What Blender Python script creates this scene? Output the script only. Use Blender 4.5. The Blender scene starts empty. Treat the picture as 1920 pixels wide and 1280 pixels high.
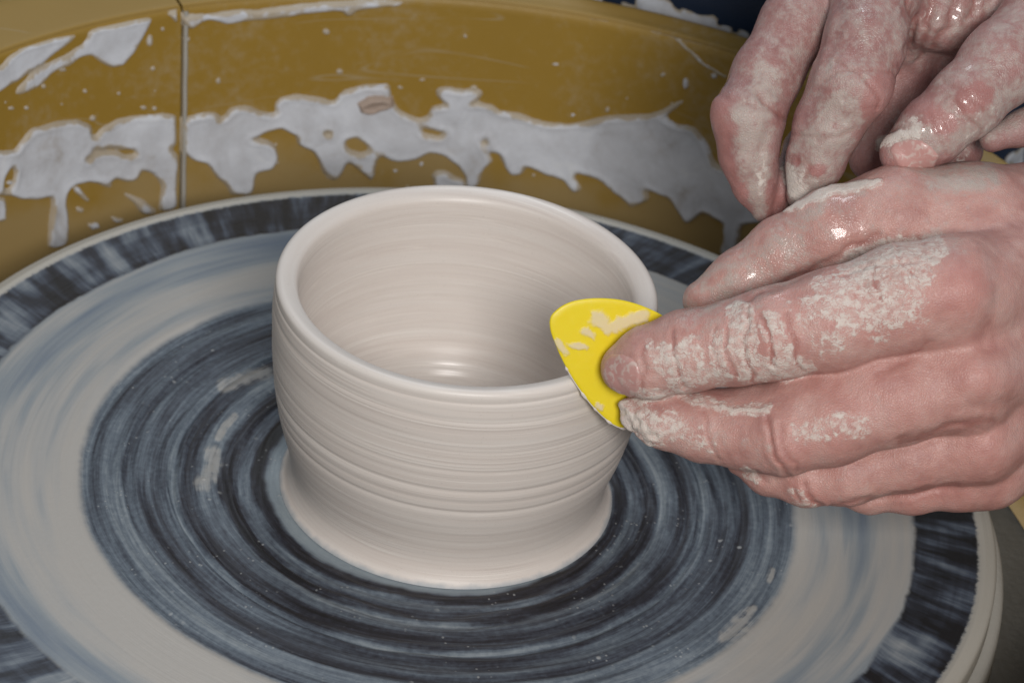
import bpy, math
import numpy as np

# ------------------------------------------------------------------ scene, camera, light
sc = bpy.context.scene
COL = sc.collection
MM = 0.001
W, H, FPX = 1920.0, 1280.0, 7473.7
ELEV, DIST, ROLL = 0.631234, 1199.89, 0.115124
AIM = np.array([16.8757, 0.0, 54.9284])
POS = np.array([0.0, -DIST * math.cos(ELEV), DIST * math.sin(ELEV)])
FW = AIM - POS; FW /= np.linalg.norm(FW)
_r = np.cross(FW, [0, 0, 1.0]); _r /= np.linalg.norm(_r); _u = np.cross(_r, FW)
RT = math.cos(ROLL) * _r + math.sin(ROLL) * _u
UP = -math.sin(ROLL) * _r + math.cos(ROLL) * _u
D0 = float((np.array([0, 0, 70.0]) - POS) @ FW)          # depth of the pot's mouth

from mathutils import Matrix, Vector
cd = bpy.data.cameras.new('camera'); cam = bpy.data.objects.new('camera', cd); COL.objects.link(cam)
cam.matrix_world = Matrix(((RT[0], UP[0], -FW[0], POS[0] * MM), (RT[1], UP[1], -FW[1], POS[1] * MM),
                           (RT[2], UP[2], -FW[2], POS[2] * MM), (0, 0, 0, 1)))
cd.sensor_fit = 'HORIZONTAL'; cd.sensor_width = 36.0; cd.lens = 36.0 * FPX / W
cd.clip_start = 0.05; cd.clip_end = 50
cd.dof.use_dof = True; cd.dof.focus_distance = (D0 - 32) * MM; cd.dof.aperture_fstop = 23
sc.camera = cam

w = bpy.data.worlds.new('World'); sc.world = w; w.use_nodes = True
w.node_tree.nodes['Background'].inputs[0].default_value = (0.86, 0.93, 1.0, 1)
w.node_tree.nodes['Background'].inputs[1].default_value = 0.235

def lamp(name, loc, tgt, sx, sy, power, color):
    l = bpy.data.lights.new(name, 'AREA'); l.shape = 'RECTANGLE'; l.size = sx; l.size_y = sy
    l.energy = power; l.color = color
    o = bpy.data.objects.new(name, l); COL.objects.link(o); o.location = loc
    o.rotation_euler = (Vector(tgt) - Vector(loc)).to_track_quat('-Z', 'Y').to_euler()
    return o
lamp('front_light', (0.20, -1.25, 0.92), (0.05, 0, 0.05), 0.36, 0.34, 17.0, (1.0, 0.965, 0.93))
lamp('back_window_light', (-0.10, 0.72, 1.25), (0, 0, 0.05), 0.30, 0.34, 4.5, (0.86, 0.93, 1.0))
sc.view_settings.view_transform = 'Standard'; sc.view_settings.look = 'None'
sc.view_settings.exposure = 0.0; sc.view_settings.gamma = 1.0

# ------------------------------------------------------------------ helpers: projection
def pt(px, py, dz=0.0):
    """photo pixel (1920 wide) + millimetres towards the lens from the pot's mouth -> camera-aligned mm (x right, y up, z near)"""
    dep = D0 - dz
    return np.array([(px - W / 2) / FPX * dep, -(py - H / 2) / FPX * dep, dz])
def cam2world(P):
    P = np.asarray(P, float)
    return POS + P[..., :1] * RT + P[..., 1:2] * UP + (D0 - P[..., 2:3]) * FW
def ray(px, py):
    return (px - W / 2) / FPX * RT - (py - H / 2) / FPX * UP + FW
def project(X):
    v = np.asarray(X, float) - POS; z = v @ FW
    return np.stack([W / 2 + FPX * (v @ RT) / z, H / 2 - FPX * (v @ UP) / z], -1)

# ------------------------------------------------------------------ helpers: meshes
def mesh_np(name, V, F, mat, parent=None, attrs=None, smooth=True, scale=MM):
    V = np.asarray(V, np.float64); F = np.asarray(F, np.int32)
    me = bpy.data.meshes.new(name); k = F.shape[1]
    me.vertices.add(len(V)); me.vertices.foreach_set('co', (V * scale).astype(np.float32).ravel())
    me.loops.add(F.size); me.loops.foreach_set('vertex_index', F.ravel())
    me.polygons.add(len(F)); me.polygons.foreach_set('loop_start', np.arange(0, F.size, k, dtype=np.int32))
    try: me.polygons.foreach_set('loop_total', np.full(len(F), k, np.int32))
    except Exception: pass
    me.update(calc_edges=True)
    if smooth: me.polygons.foreach_set('use_smooth', np.ones(len(F), bool))
    for a, v in (attrs or {}).items():
        at = me.attributes.new(a, 'FLOAT', 'POINT'); at.data.foreach_set('value', np.asarray(v, np.float32))
    me.materials.append(mat); me.validate()
    o = bpy.data.objects.new(name, me); COL.objects.link(o)
    if parent: o.parent = parent
    return o
def tag(o, label=None, cat=None, group=None, kind=None):
    if label: o['label'] = label
    if cat: o['category'] = cat
    if group: o['group'] = group
    if kind: o['kind'] = kind
    return o
def empty(name, loc=(0, 0, 0)):
    o = bpy.data.objects.new(name, None); COL.objects.link(o); o.location = loc; o.empty_display_size = 0.02
    return o
def grid_faces(nu, nv, wrap_u=False):
    i = np.arange(nu if wrap_u else nu - 1); j = np.arange(nv - 1)
    I, J = np.meshgrid(i, j, indexing='ij'); I2 = (I + 1) % nu
    return np.stack([I * nv + J, I2 * nv + J, I2 * nv + J + 1, I * nv + J + 1], -1).reshape(-1, 4)
def lathe(name, prof, n, mat, parent=None, t0=0.0, t1=2 * math.pi, fn=None):
    prof = np.asarray(prof, float); full = abs(t1 - t0 - 2 * math.pi) < 1e-6
    th = np.linspace(t0, t1, n, endpoint=not full)
    T, R = np.meshgrid(th, prof[:, 0], indexing='ij'); _, Z = np.meshgrid(th, prof[:, 1], indexing='ij')
    if fn: R, Z = fn(T, R, Z)
    V = np.stack([R * np.cos(T), R * np.sin(T), Z], -1).reshape(-1, 3)
    return mesh_np(name, V, grid_faces(n, len(prof), full), mat, parent)
def dense(pts, step):
    """Catmull-Rom resample of a profile"""
    P = np.asarray(pts, float); Q = np.vstack([2 * P[0] - P[1], P, 2 * P[-1] - P[-2]]); out = []
    for i in range(1, len(Q) - 2):
        n = max(2, int(np.linalg.norm(Q[i + 1] - Q[i]) / step)); t = np.linspace(0, 1, n, endpoint=False)[:, None]
        a, b, c, d = Q[i - 1], Q[i], Q[i + 1], Q[i + 2]
        out.append(0.5 * ((2 * b) + (-a + c) * t + (2 * a - 5 * b + 4 * c - d) * t ** 2 + (-a + 3 * b - 3 * c + d) * t ** 3))
    return np.vstack(out + [P[-1:]])
def vnoise(P, seed=0):
    """value noise, P (n,3) -> -1..1"""
    P = np.asarray(P, float); i = np.floor(P).astype(np.int64); f = P - i; f = f * f * (3 - 2 * f)
    def h(a, b, c):
        x = (a * 73856093) ^ (b * 19349663) ^ (c * 83492791) ^ (seed * 2654435761)
        x = (x ^ (x >> 13)) * 1274126177; x = x ^ (x >> 16)
        return (x & 0xffff) / 32767.5 - 1
    r = 0
    for a in (0, 1):
        for b in (0, 1):
            for c in (0, 1):
                wt = (f[:, 0] if a else 1 - f[:, 0]) * (f[:, 1] if b else 1 - f[:, 1]) * (f[:, 2] if c else 1 - f[:, 2])
                r = r + wt * h(i[:, 0] + a, i[:, 1] + b, i[:, 2] + c)
    return r
def fbm(P, seed=0, oc=3):
    return sum(vnoise(np.asarray(P) * 2 ** k, seed + k) * 0.5 ** k for k in range(oc))
def sstep(a, b, x):
    t = np.clip((x - a) / (b - a), 0, 1); return t * t * (3 - 2 * t)
def seg_dist(Q, poly, closed=False):
    poly = np.asarray(poly, float); d = np.full(len(Q), 1e9); n = len(poly)
    for i in range(n if closed else n - 1):
        a, b = poly[i], poly[(i + 1) % n]; ab = b - a
        t = np.clip(((Q - a) @ ab) / max(ab @ ab, 1e-9), 0, 1)
        d = np.minimum(d, np.linalg.norm(Q - a - t[:, None] * ab, axis=1))
    return d
def poly_sd(Q, poly):
    """signed distance in px, negative inside"""
    poly = np.asarray(poly, float); d = seg_dist(Q, poly, True); ins = np.zeros(len(Q), bool); n = len(poly)
    for i in range(n):
        a, b = poly[i], poly[(i + 1) % n]
        c = ((a[1] > Q[:, 1]) != (b[1] > Q[:, 1]))
        with np.errstate(divide='ignore', invalid='ignore'):
            x = (b[0] - a[0]) * (Q[:, 1] - a[1]) / (b[1] - a[1]) + a[0]
        ins ^= c & (Q[:, 0] < x)
    return np.where(ins, -d, d)

# ------------------------------------------------------------------ helpers: materials
class NT:
    def __init__(s, name):
        s.m = bpy.data.materials.new(name); s.m.use_nodes = True; s.t = s.m.node_tree
        s.b = s.t.nodes['Principled BSDF']; s.tc = s.t.nodes.new('ShaderNodeTexCoord')
        s.obj = s.vm('SCALE', s.tc.outputs['Object'], 1000.0)            # object space in millimetres
    def n(s, t): return s.t.nodes.new(t)
    def L(s, a, b):
        if hasattr(a, 'is_linked') or hasattr(a, 'links'): s.t.links.new(a, b)
        else:
            if isinstance(a, (tuple, list)) and len(a) == 3 and len(b.default_value) == 4: a = (*a, 1)
            b.default_value = a
    def m_(s, op, a, b=0.0, c=0.0, clamp=False):
        x = s.n('ShaderNodeMath'); x.operation = op; x.use_clamp = clamp
        s.L(a, x.inputs[0]); s.L(b, x.inputs[1]); s.L(c, x.inputs[2]); return x.outputs[0]
    def vm(s, op, a, b):
        x = s.n('ShaderNodeVectorMath'); x.operation = op; s.L(a, x.inputs[0])
        s.L(b, x.inputs[3] if op == 'SCALE' else x.inputs[1]); return x.outputs[0]
    def xyz(s, v):
        x = s.n('ShaderNodeSeparateXYZ'); s.L(v, x.inputs[0]); return x.outputs
    def comb(s, a, b, c):
        x = s.n('ShaderNodeCombineXYZ'); s.L(a, x.inputs[0]); s.L(b, x.inputs[1]); s.L(c, x.inputs[2]); return x.outputs[0]
    def noise(s, v, scale=1.0, detail=3.0, rough=0.5, dist=0.0):
        x = s.n('ShaderNodeTexNoise'); s.L(v, x.inputs['Vector']); x.inputs['Scale'].default_value = scale
        x.inputs['Detail'].default_value = detail; x.inputs['Roughness'].default_value = rough; x.inputs['Distortion'].default_value = dist
        return x.outputs[0]
    def voro(s, v, scale=1.0, feat='F1', rnd=1.0):
        x = s.n('ShaderNodeTexVoronoi'); x.feature = feat; s.L(v, x.inputs['Vector']); x.inputs['Scale'].default_value = scale
        x.inputs['Randomness'].default_value = rnd; return x.outputs[0]
    def step(s, a, b, x):
        r = s.n('ShaderNodeMapRange'); r.interpolation_type = 'SMOOTHSTEP'; s.L(x, r.inputs[0]); s.L(a, r.inputs[1]); s.L(b, r.inputs[2]); return r.outputs[0]
    def ramp(s, x, stops):
        r = s.n('ShaderNodeValToRGB'); s.L(x, r.inputs[0]); e = r.color_ramp.elements
        for i, (p, c) in enumerate(stops):
            el = e[i] if i < 2 else e.new(p)
            el.position = p; el.color = (*c, 1)
        return r.outputs[0]
    def mix(s, f, a, b):
        x = s.n('ShaderNodeMix'); x.data_type = 'RGBA'; s.L(f, x.inputs[0]); s.L(a, x.inputs[6]); s.L(b, x.inputs[7]); return x.outputs[2]
    def attr(s, name):
        x = s.n('ShaderNodeAttribute'); x.attribute_name = name; return x.outputs['Fac']
    def bump(s, h, dist, strength=1.0, prev=None):
        x = s.n('ShaderNodeBump'); s.L(h, x.inputs['Height']); x.inputs['Distance'].default_value = dist * MM
        x.inputs['Strength'].default_value = strength
        if prev: s.L(prev, x.inputs['Normal'])
        return x.outputs[0]
    def out(s, color, rough=0.6, normal=None, spec=0.5, **kw):
        s.L(color, s.b.inputs['Base Color']); s.L(rough, s.b.inputs['Roughness']); s.L(spec, s.b.inputs['Specular IOR Level'])
        if normal: s.L(normal, s.b.inputs['Normal'])
        for k, v in kw.items(): s.L(v, s.b.inputs[k.replace('_', ' ')])
        return s.m
    def polar(s):
        x, y, z = s.xyz(s.obj)
        r = s.m_('SQRT', s.m_('ADD', s.m_('MULTIPLY', x, x), s.m_('MULTIPLY', y, y)))
        ir = s.m_('DIVIDE', 1.0, s.m_('MAXIMUM', r, 0.01))
        return r, s.m_('MULTIPLY', x, ir), s.m_('MULTIPLY', y, ir), z

CREAM = (0.40, 0.378, 0.35)
SLIP = (0.44, 0.45, 0.46)

def mat_bat():
    s = NT('slip_covered_bat'); r, cx, cy, z = s.polar()
    def streak(a, fr, det=4, off=0.0, rough=0.55):
        return s.noise(s.comb(s.m_('MULTIPLY', cx, a), s.m_('MULTIPLY', cy, a), s.m_('MULTIPLY_ADD', r, fr, off)), 1.0, det, rough)
    wob = s.m_('MULTIPLY', s.m_('SUBTRACT', streak(2.5, 0.02, 4, 40), 0.5), 5.0)
    rw = s.m_('ADD', r, wob)
    rj = s.m_('MULTIPLY_ADD', s.m_('SUBTRACT', s.noise(s.obj, 0.25, 3), 0.5), 1.1, rw)
    # dark thrown zone
    st = streak(1.1, 0.16, 5); st2 = streak(3.0, 0.8, 5, 11, 0.65); big = streak(0.7, 0.035, 2, 7)
    ra = s.m_('DIVIDE', s.m_('SUBTRACT', s.m_('ADD', rw, s.m_('MULTIPLY', s.m_('SUBTRACT', streak(1.6, 0.05, 3, 61), 0.5), 5.0)), 51.0), 58.0)
    pr = s.ramp(ra, [(p, (v, v, v)) for p, v in ((0.0, .62), (.02, .58), (.05, .30), (.09, .33), (.12, .58), (.16, .55), (.20, .34), (.245, .36), (.28, .66), (.34, .60), (.385, .38), (.47, .41), (.505, .66), (.54, .52), (.60, .51), (.70, .48), (.725, .43), (.76, .56), (.84, .60), (.90, .54), (1.0, .62))])
    mixv = s.m_('ADD', s.m_('MULTIPLY', pr, 0.46), s.m_('ADD', s.m_('MULTIPLY', st, 0.36), s.m_('ADD', s.m_('MULTIPLY', st2, 0.24), s.m_('MULTIPLY', big, 0.08))))
    fine = s.noise(s.obj, 0.5, 4, 0.65)
    mixv = s.m_('ADD', mixv, s.m_('MULTIPLY_ADD', s.m_('SUBTRACT', fine, 0.5), 0.12, -0.055))
    dark = s.ramp(mixv, [(0.385, (0.010, 0.009, 0.010)), (0.445, (0.022, 0.022, 0.030)), (0.50, (0.052, 0.061, 0.080)), (0.56, (0.11, 0.135, 0.165)), (0.63, (0.215, 0.245, 0.27)), (0.73, (0.37, 0.385, 0.39))])
    # cream slip
    sm = s.m_('ADD', s.m_('MULTIPLY', streak(0.9, 0.06, 3, 23), 0.78), s.m_('MULTIPLY', streak(2.2, 0.3, 3, 31), 0.24))
    mid = s.m_('MULTIPLY', s.step(108.0, 132.0, r), 0.10)
    cream = s.ramp(s.m_('ADD', sm, mid), [(0.48, CREAM), (0.57, (0.355, 0.35, 0.34)), (0.645, (0.25, 0.275, 0.295)), (0.76, (0.14, 0.175, 0.225))])
    # outer scraped dark ring: skewed radial scrapes
    al = s.m_('MULTIPLY', s.m_('SUBTRACT', r, 154.0), 0.0016)
    skx = s.m_('SUBTRACT', cx, s.m_('MULTIPLY', cy, al)); sky = s.m_('ADD', cy, s.m_('MULTIPLY', cx, al))
    rv = s.comb(skx, sky, 0.0)
    patch = s.noise(s.vm('ADD', s.vm('SCALE', rv, 6.5), s.comb(0.0, 0.0, s.m_('MULTIPLY', r, 0.035))), 1.0, 3, 0.5)
    fin2 = s.noise(s.vm('ADD', s.vm('SCALE', rv, 30.0), s.comb(0.0, 0.0, s.m_('MULTIPLY', r, 0.03))), 1.0, 3, 0.55)
    scr2 = s.noise(s.comb(s.m_('MULTIPLY', cx, 5.0), s.m_('MULTIPLY', cy, 5.0), s.m_('MULTIPLY', r, 0.30)), 1.0, 3, 0.5)
    scr = s.m_('ADD', s.m_('MULTIPLY', patch, 0.46), s.m_('ADD', s.m_('MULTIPLY', fin2, 0.46), s.m_('MULTIPLY', scr2, 0.10)))
    ring = s.ramp(scr, [(0.43, (0.012, 0.011, 0.012)), (0.49, (0.028, 0.031, 0.042)), (0.54, (0.066, 0.080, 0.108)), (0.60, (0.15, 0.175, 0.205)), (0.70, (0.32, 0.335, 0.345))])
    col = s.mix(s.step(106.6, 109.6, rj), dark, cream)
    inr = s.m_('MULTIPLY', s.step(143.2, 145.0, s.m_('MULTIPLY_ADD', s.m_('SUBTRACT', scr, 0.5), 4.0, rj)), s.m_('SUBTRACT', 1.0, s.step(162.6, 164.2, s.m_('MULTIPLY_ADD', s.m_('SUBTRACT', fine, 0.5), 2.0, r))))
    col = s.mix(inr, col, ring)
    col = s.mix(s.step(162.8, 164.2, s.m_('MULTIPLY_ADD', s.m_('SUBTRACT', fine, 0.5), 2.0, r)), col, s.mix(s.m_('MULTIPLY', sm, 0.5), (0.44, 0.415, 0.365), (0.36, 0.345, 0.31)))
    # thin milky film round the pot's foot
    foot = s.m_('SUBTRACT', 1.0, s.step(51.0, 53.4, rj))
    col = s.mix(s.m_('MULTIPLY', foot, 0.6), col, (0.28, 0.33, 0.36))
    # flecks of slip, drawn out along the turn
    vv = s.voro(s.obj, 0.16); sp = s.m_('MULTIPLY', s.m_('SUBTRACT', 1.0, s.step(0.09, 0.19, s.m_('MULTIPLY_ADD', s.noise(s.obj, 0.7, 2), 0.06, vv))), s.step(0.52, 0.62, s.noise(s.obj, 0.035, 2)))
    v3 = s.voro(s.obj, 0.42); sp3 = s.m_('MULTIPLY', s.m_('SUBTRACT', 1.0, s.step(0.10, 0.22, v3)), s.step(0.53, 0.62, s.noise(s.obj, 0.05, 2)))
    zone = s.m_('SUBTRACT', 1.0, s.step(106.0, 108.0, r))
    fl = s.m_('MULTIPLY', s.m_('MAXIMUM', sp, s.m_('MULTIPLY', sp3, 0.75)), zone)
    col = s.mix(s.m_('MULTIPLY', fl, 0.62), col, (0.40, 0.41, 0.41))
    lump = s.m_('MULTIPLY', s.step(0.15, 0.85, s.m_('MULTIPLY', s.m_('MULTIPLY_ADD', s.m_('SUBTRACT', s.m_('ADD', s.m_('MULTIPLY', st2, 0.6), s.m_('MULTIPLY', s.noise(s.obj, 0.3, 4), 0.4)), 0.5), 4.5, 1.0), s.attr('slip'))), 0.62)
    col = s.mix(lump, col, s.mix(s.noise(s.obj, 0.3, 3), (0.30, 0.30, 0.30), (0.46, 0.43, 0.38)))
    hgt = s.m_('ADD', s.m_('MULTIPLY', streak(2.2, 0.8, 4, 3), 1.0), s.m_('ADD', s.m_('MULTIPLY', fl, 0.8), s.m_('MULTIPLY', fine, 0.35)))
    nb = s.bump(hgt, 0.22, 0.7)
    return s.out(col, s.m_('MULTIPLY_ADD', fine, 0.3, 0.36), nb, 0.4)

def mat_pot():
    s = NT('wet_porcelain_clay'); r, cx, cy, z = s.polar()
    hz = s.m_('MULTIPLY_ADD', cx, 0.9, z)                              # throwing lines climb a little, as a helix
    def lines(a, f, off, det=4, rough=0.55):
        return s.noise(s.comb(s.m_('MULTIPLY', cx, a), s.m_('MULTIPLY', cy, a), s.m_('MULTIPLY_ADD', hz, f, off)), 1.0, det, rough)
    a = lines(0.5, 0.22, 0); b = lines(1.2, 0.9, 9, 4); c = lines(2.2, 2.6, 17, 3)
    thin = s.m_('SUBTRACT', 1.0, s.step(0.0, 0.030, s.m_('ABSOLUTE', s.m_('SUBTRACT', lines(0.7, 0.36, 33, 1.5), 0.5))))
    thin = s.m_('MULTIPLY', thin, s.step(0.42, 0.6, lines(1.6, 0.2, 51, 2)))
    t = s.m_('ADD', s.m_('MULTIPLY', a, 0.5), s.m_('ADD', s.m_('MULTIPLY', b, 0.3), s.m_('MULTIPLY', c, 0.2)))
    col = s.ramp(t, [(0.30, (0.62, 0.55, 0.505)), (0.5, (0.675, 0.615, 0.57)), (0.70, (0.72, 0.675, 0.635))])
    col = s.mix(s.m_('MULTIPLY', thin, 0.30), col, (0.80, 0.75, 0.70))
    ml = s.step(0.44, 0.58, lines(0.6, 0.09, 77, 2))
    t1 = lines(0.35, 1.6, 71, 1.5); lt = s.m_('MULTIPLY', s.step(0.60, 0.65, t1), ml); dk = s.m_('MULTIPLY', s.m_('SUBTRACT', 1.0, s.step(0.35, 0.40, t1)), ml)
    col = s.mix(s.m_('MULTIPLY', lt, 0.5), col, (0.80, 0.75, 0.70)); col = s.mix(s.m_('MULTIPLY', dk, 0.34), col, (0.46, 0.40, 0.365))
    gr = s.noise(s.obj, 1.7, 3, 0.6)
    col = s.mix(s.m_('MULTIPLY', s.step(0.62, 0.72, gr), 0.22), col, (0.36, 0.32, 0.29))
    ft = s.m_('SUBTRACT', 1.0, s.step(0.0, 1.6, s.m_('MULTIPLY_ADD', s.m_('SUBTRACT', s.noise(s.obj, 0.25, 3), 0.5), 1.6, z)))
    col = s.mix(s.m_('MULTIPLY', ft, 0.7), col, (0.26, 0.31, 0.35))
    h = s.m_('ADD', s.m_('MULTIPLY', b, 0.8), s.m_('ADD', s.m_('MULTIPLY', c, 0.45), s.m_('ADD', s.m_('MULTIPLY', s.m_('SUBTRACT', lt, dk), 0.5), s.m_('MULTIPLY', gr, 0.16))))
    nb = s.bump(h, 0.052, 0.8)
    rough = s.m_('MULTIPLY_ADD', s.step(62.0, 70.0, z), -0.08, s.m_('MULTIPLY_ADD', a, 0.25, 0.36))
    inside = s.m_('MULTIPLY', s.m_('SUBTRACT', 1.0, s.step(40.0, 46.0, r)), s.m_('SUBTRACT', 1.0, s.step(18.0, 30.0, z)))
    rough = s.m_('MULTIPLY_ADD', inside, -0.22, rough)
    return s.out(col, rough, nb, 0.45)

def mat_pan():
    s = NT('mustard_splash_pan_plastic')
    n1 = s.noise(s.obj, 0.02, 4, 0.6); n2 = s.noise(s.obj, 0.3, 4, 0.6)
    col = s.mix(n1, (0.275, 0.165, 0.022), (0.335, 0.205, 0.036))
    x, y, z = s.xyz(s.obj)
    film = s.m_('MULTIPLY', s.step(0.47, 0.72, s.m_('ADD', s.m_('MULTIPLY', n1, 0.6), s.m_('MULTIPLY', n2, 0.4))), 0.42)
    scr = s.m_('SUBTRACT', 1.0, s.step(0.0, 0.012, s.m_('ABSOLUTE', s.m_('SUBTRACT', s.noise(s.comb(s.m_('MULTIPLY', x, 0.3), y, s.m_('MULTIPLY', z, 2.6)), 0.022, 2, 0.5, 0.4), 0.5))))
    film = s.m_('MAXIMUM', film, s.m_('MULTIPLY', scr, s.m_('MULTIPLY', s.step(0.5, 0.62, s.noise(s.obj, 0.03, 2)), 0.35)))
    lip = s.m_('MULTIPLY', s.step(46.2, 48.0, z), 0.10)
    film = s.m_('MAXIMUM', film, s.m_('MULTIPLY', s.m_('SUBTRACT', 1.0, s.step(-22.0, 4.0, s.m_('MULTIPLY_ADD', s.m_('SUBTRACT', s.noise(s.obj, 0.05, 4), 0.5), 60.0, z))), 0.28))
    col = s.mix(s.m_('MAXIMUM', film, lip), col, (0.40, 0.35, 0.26))
    nb = s.bump(s.noise(s.obj, 1.2, 3), 0.10, 0.5)
    return s.out(col, s.m_('MULTIPLY_ADD', n2, 0.25, 0.38), nb, 0.35)

def mat_slip():
    s = NT('splashed_grey_slip')
    n1 = s.noise(s.obj, 0.055, 5, 0.6, 0.8); n2 = s.noise(s.obj, 0.5, 4, 0.6)
    t = s.m_('ADD', s.m_('MULTIPLY', n1, 0.8), s.m_('MULTIPLY', n2, 0.2))
    col = s.ramp(t, [(0.30, (0.42, 0.40, 0.39)), (0.43, (0.53, 0.54, 0.575)), (0.58, (0.61, 0.63, 0.68)), (0.7, (0.68, 0.695, 0.725))])
    th_ = s.step(0.0, 0.30, s.m_('ADD', s.attr('thick'), s.m_('MULTIPLY', s.m_('SUBTRACT', s.noise(s.obj, 0.11, 5, 0.62, 0.6), 0.56), 1.9)))
    col = s.mix(s.m_('MULTIPLY_ADD', th_, 0.72, 0.28), (0.36, 0.27, 0.14), col)
    nb = s.bump(s.m_('ADD', s.m_('MULTIPLY', s.noise(s.obj, 0.10, 2, 0.4, 1.0), 1.0), s.m_('MULTIPLY', n2, 0.05)), 0.35, 0.4)
    return s.out(col, s.m_('MULTIPLY_ADD', n1, 0.3, 0.36), nb, 0.4)

def mat_simple(name, c1, c2, scale, rough, bump=0.2, spec=0.4):
    s = NT(name); n1 = s.noise(s.obj, scale, 5, 0.6)
    return s.out(s.mix(n1, c1, c2), rough, s.bump(s.noise(s.obj, scale * 8, 3), bump, 0.6), spec)

def mat_rib():
    s = NT('yellow_plastic'); n1 = s.noise(s.obj, 0.13, 4, 0.55, 1.0)
    sl = s.step(0.28, 0.72, s.m_('MULTIPLY_ADD', s.m_('SUBTRACT', s.m_('ADD', s.m_('MULTIPLY', n1, 0.5), s.m_('MULTIPLY', s.noise(s.obj, 0.5, 4, 0.6), 0.5)), 0.5), 1.6, s.attr('slip')))
    thin = s.m_('MULTIPLY', s.step(0.5, 0.9, s.noise(s.obj, 0.3, 4, 0.6, 0.6)), 0.4)
    col = s.mix(thin, (0.82, 0.64, 0.012), (0.82, 0.68, 0.12))
    col = s.mix(s.m_('MULTIPLY', sl, 0.8), col, (0.70, 0.60, 0.42))
    return s.out(col, s.m_('MULTIPLY_ADD', sl, 0.2, s.m_('MULTIPLY_ADD', n1, 0.35, 0.24)), s.bump(s.m_('ADD', sl, s.m_('MULTIPLY', n1, 0.5)), 0.35, 0.6), 0.5, Subsurface_Weight=0.15, Subsurface_Radius=(0.004, 0.003, 0.0006), Subsurface_Scale=0.5)

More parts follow.
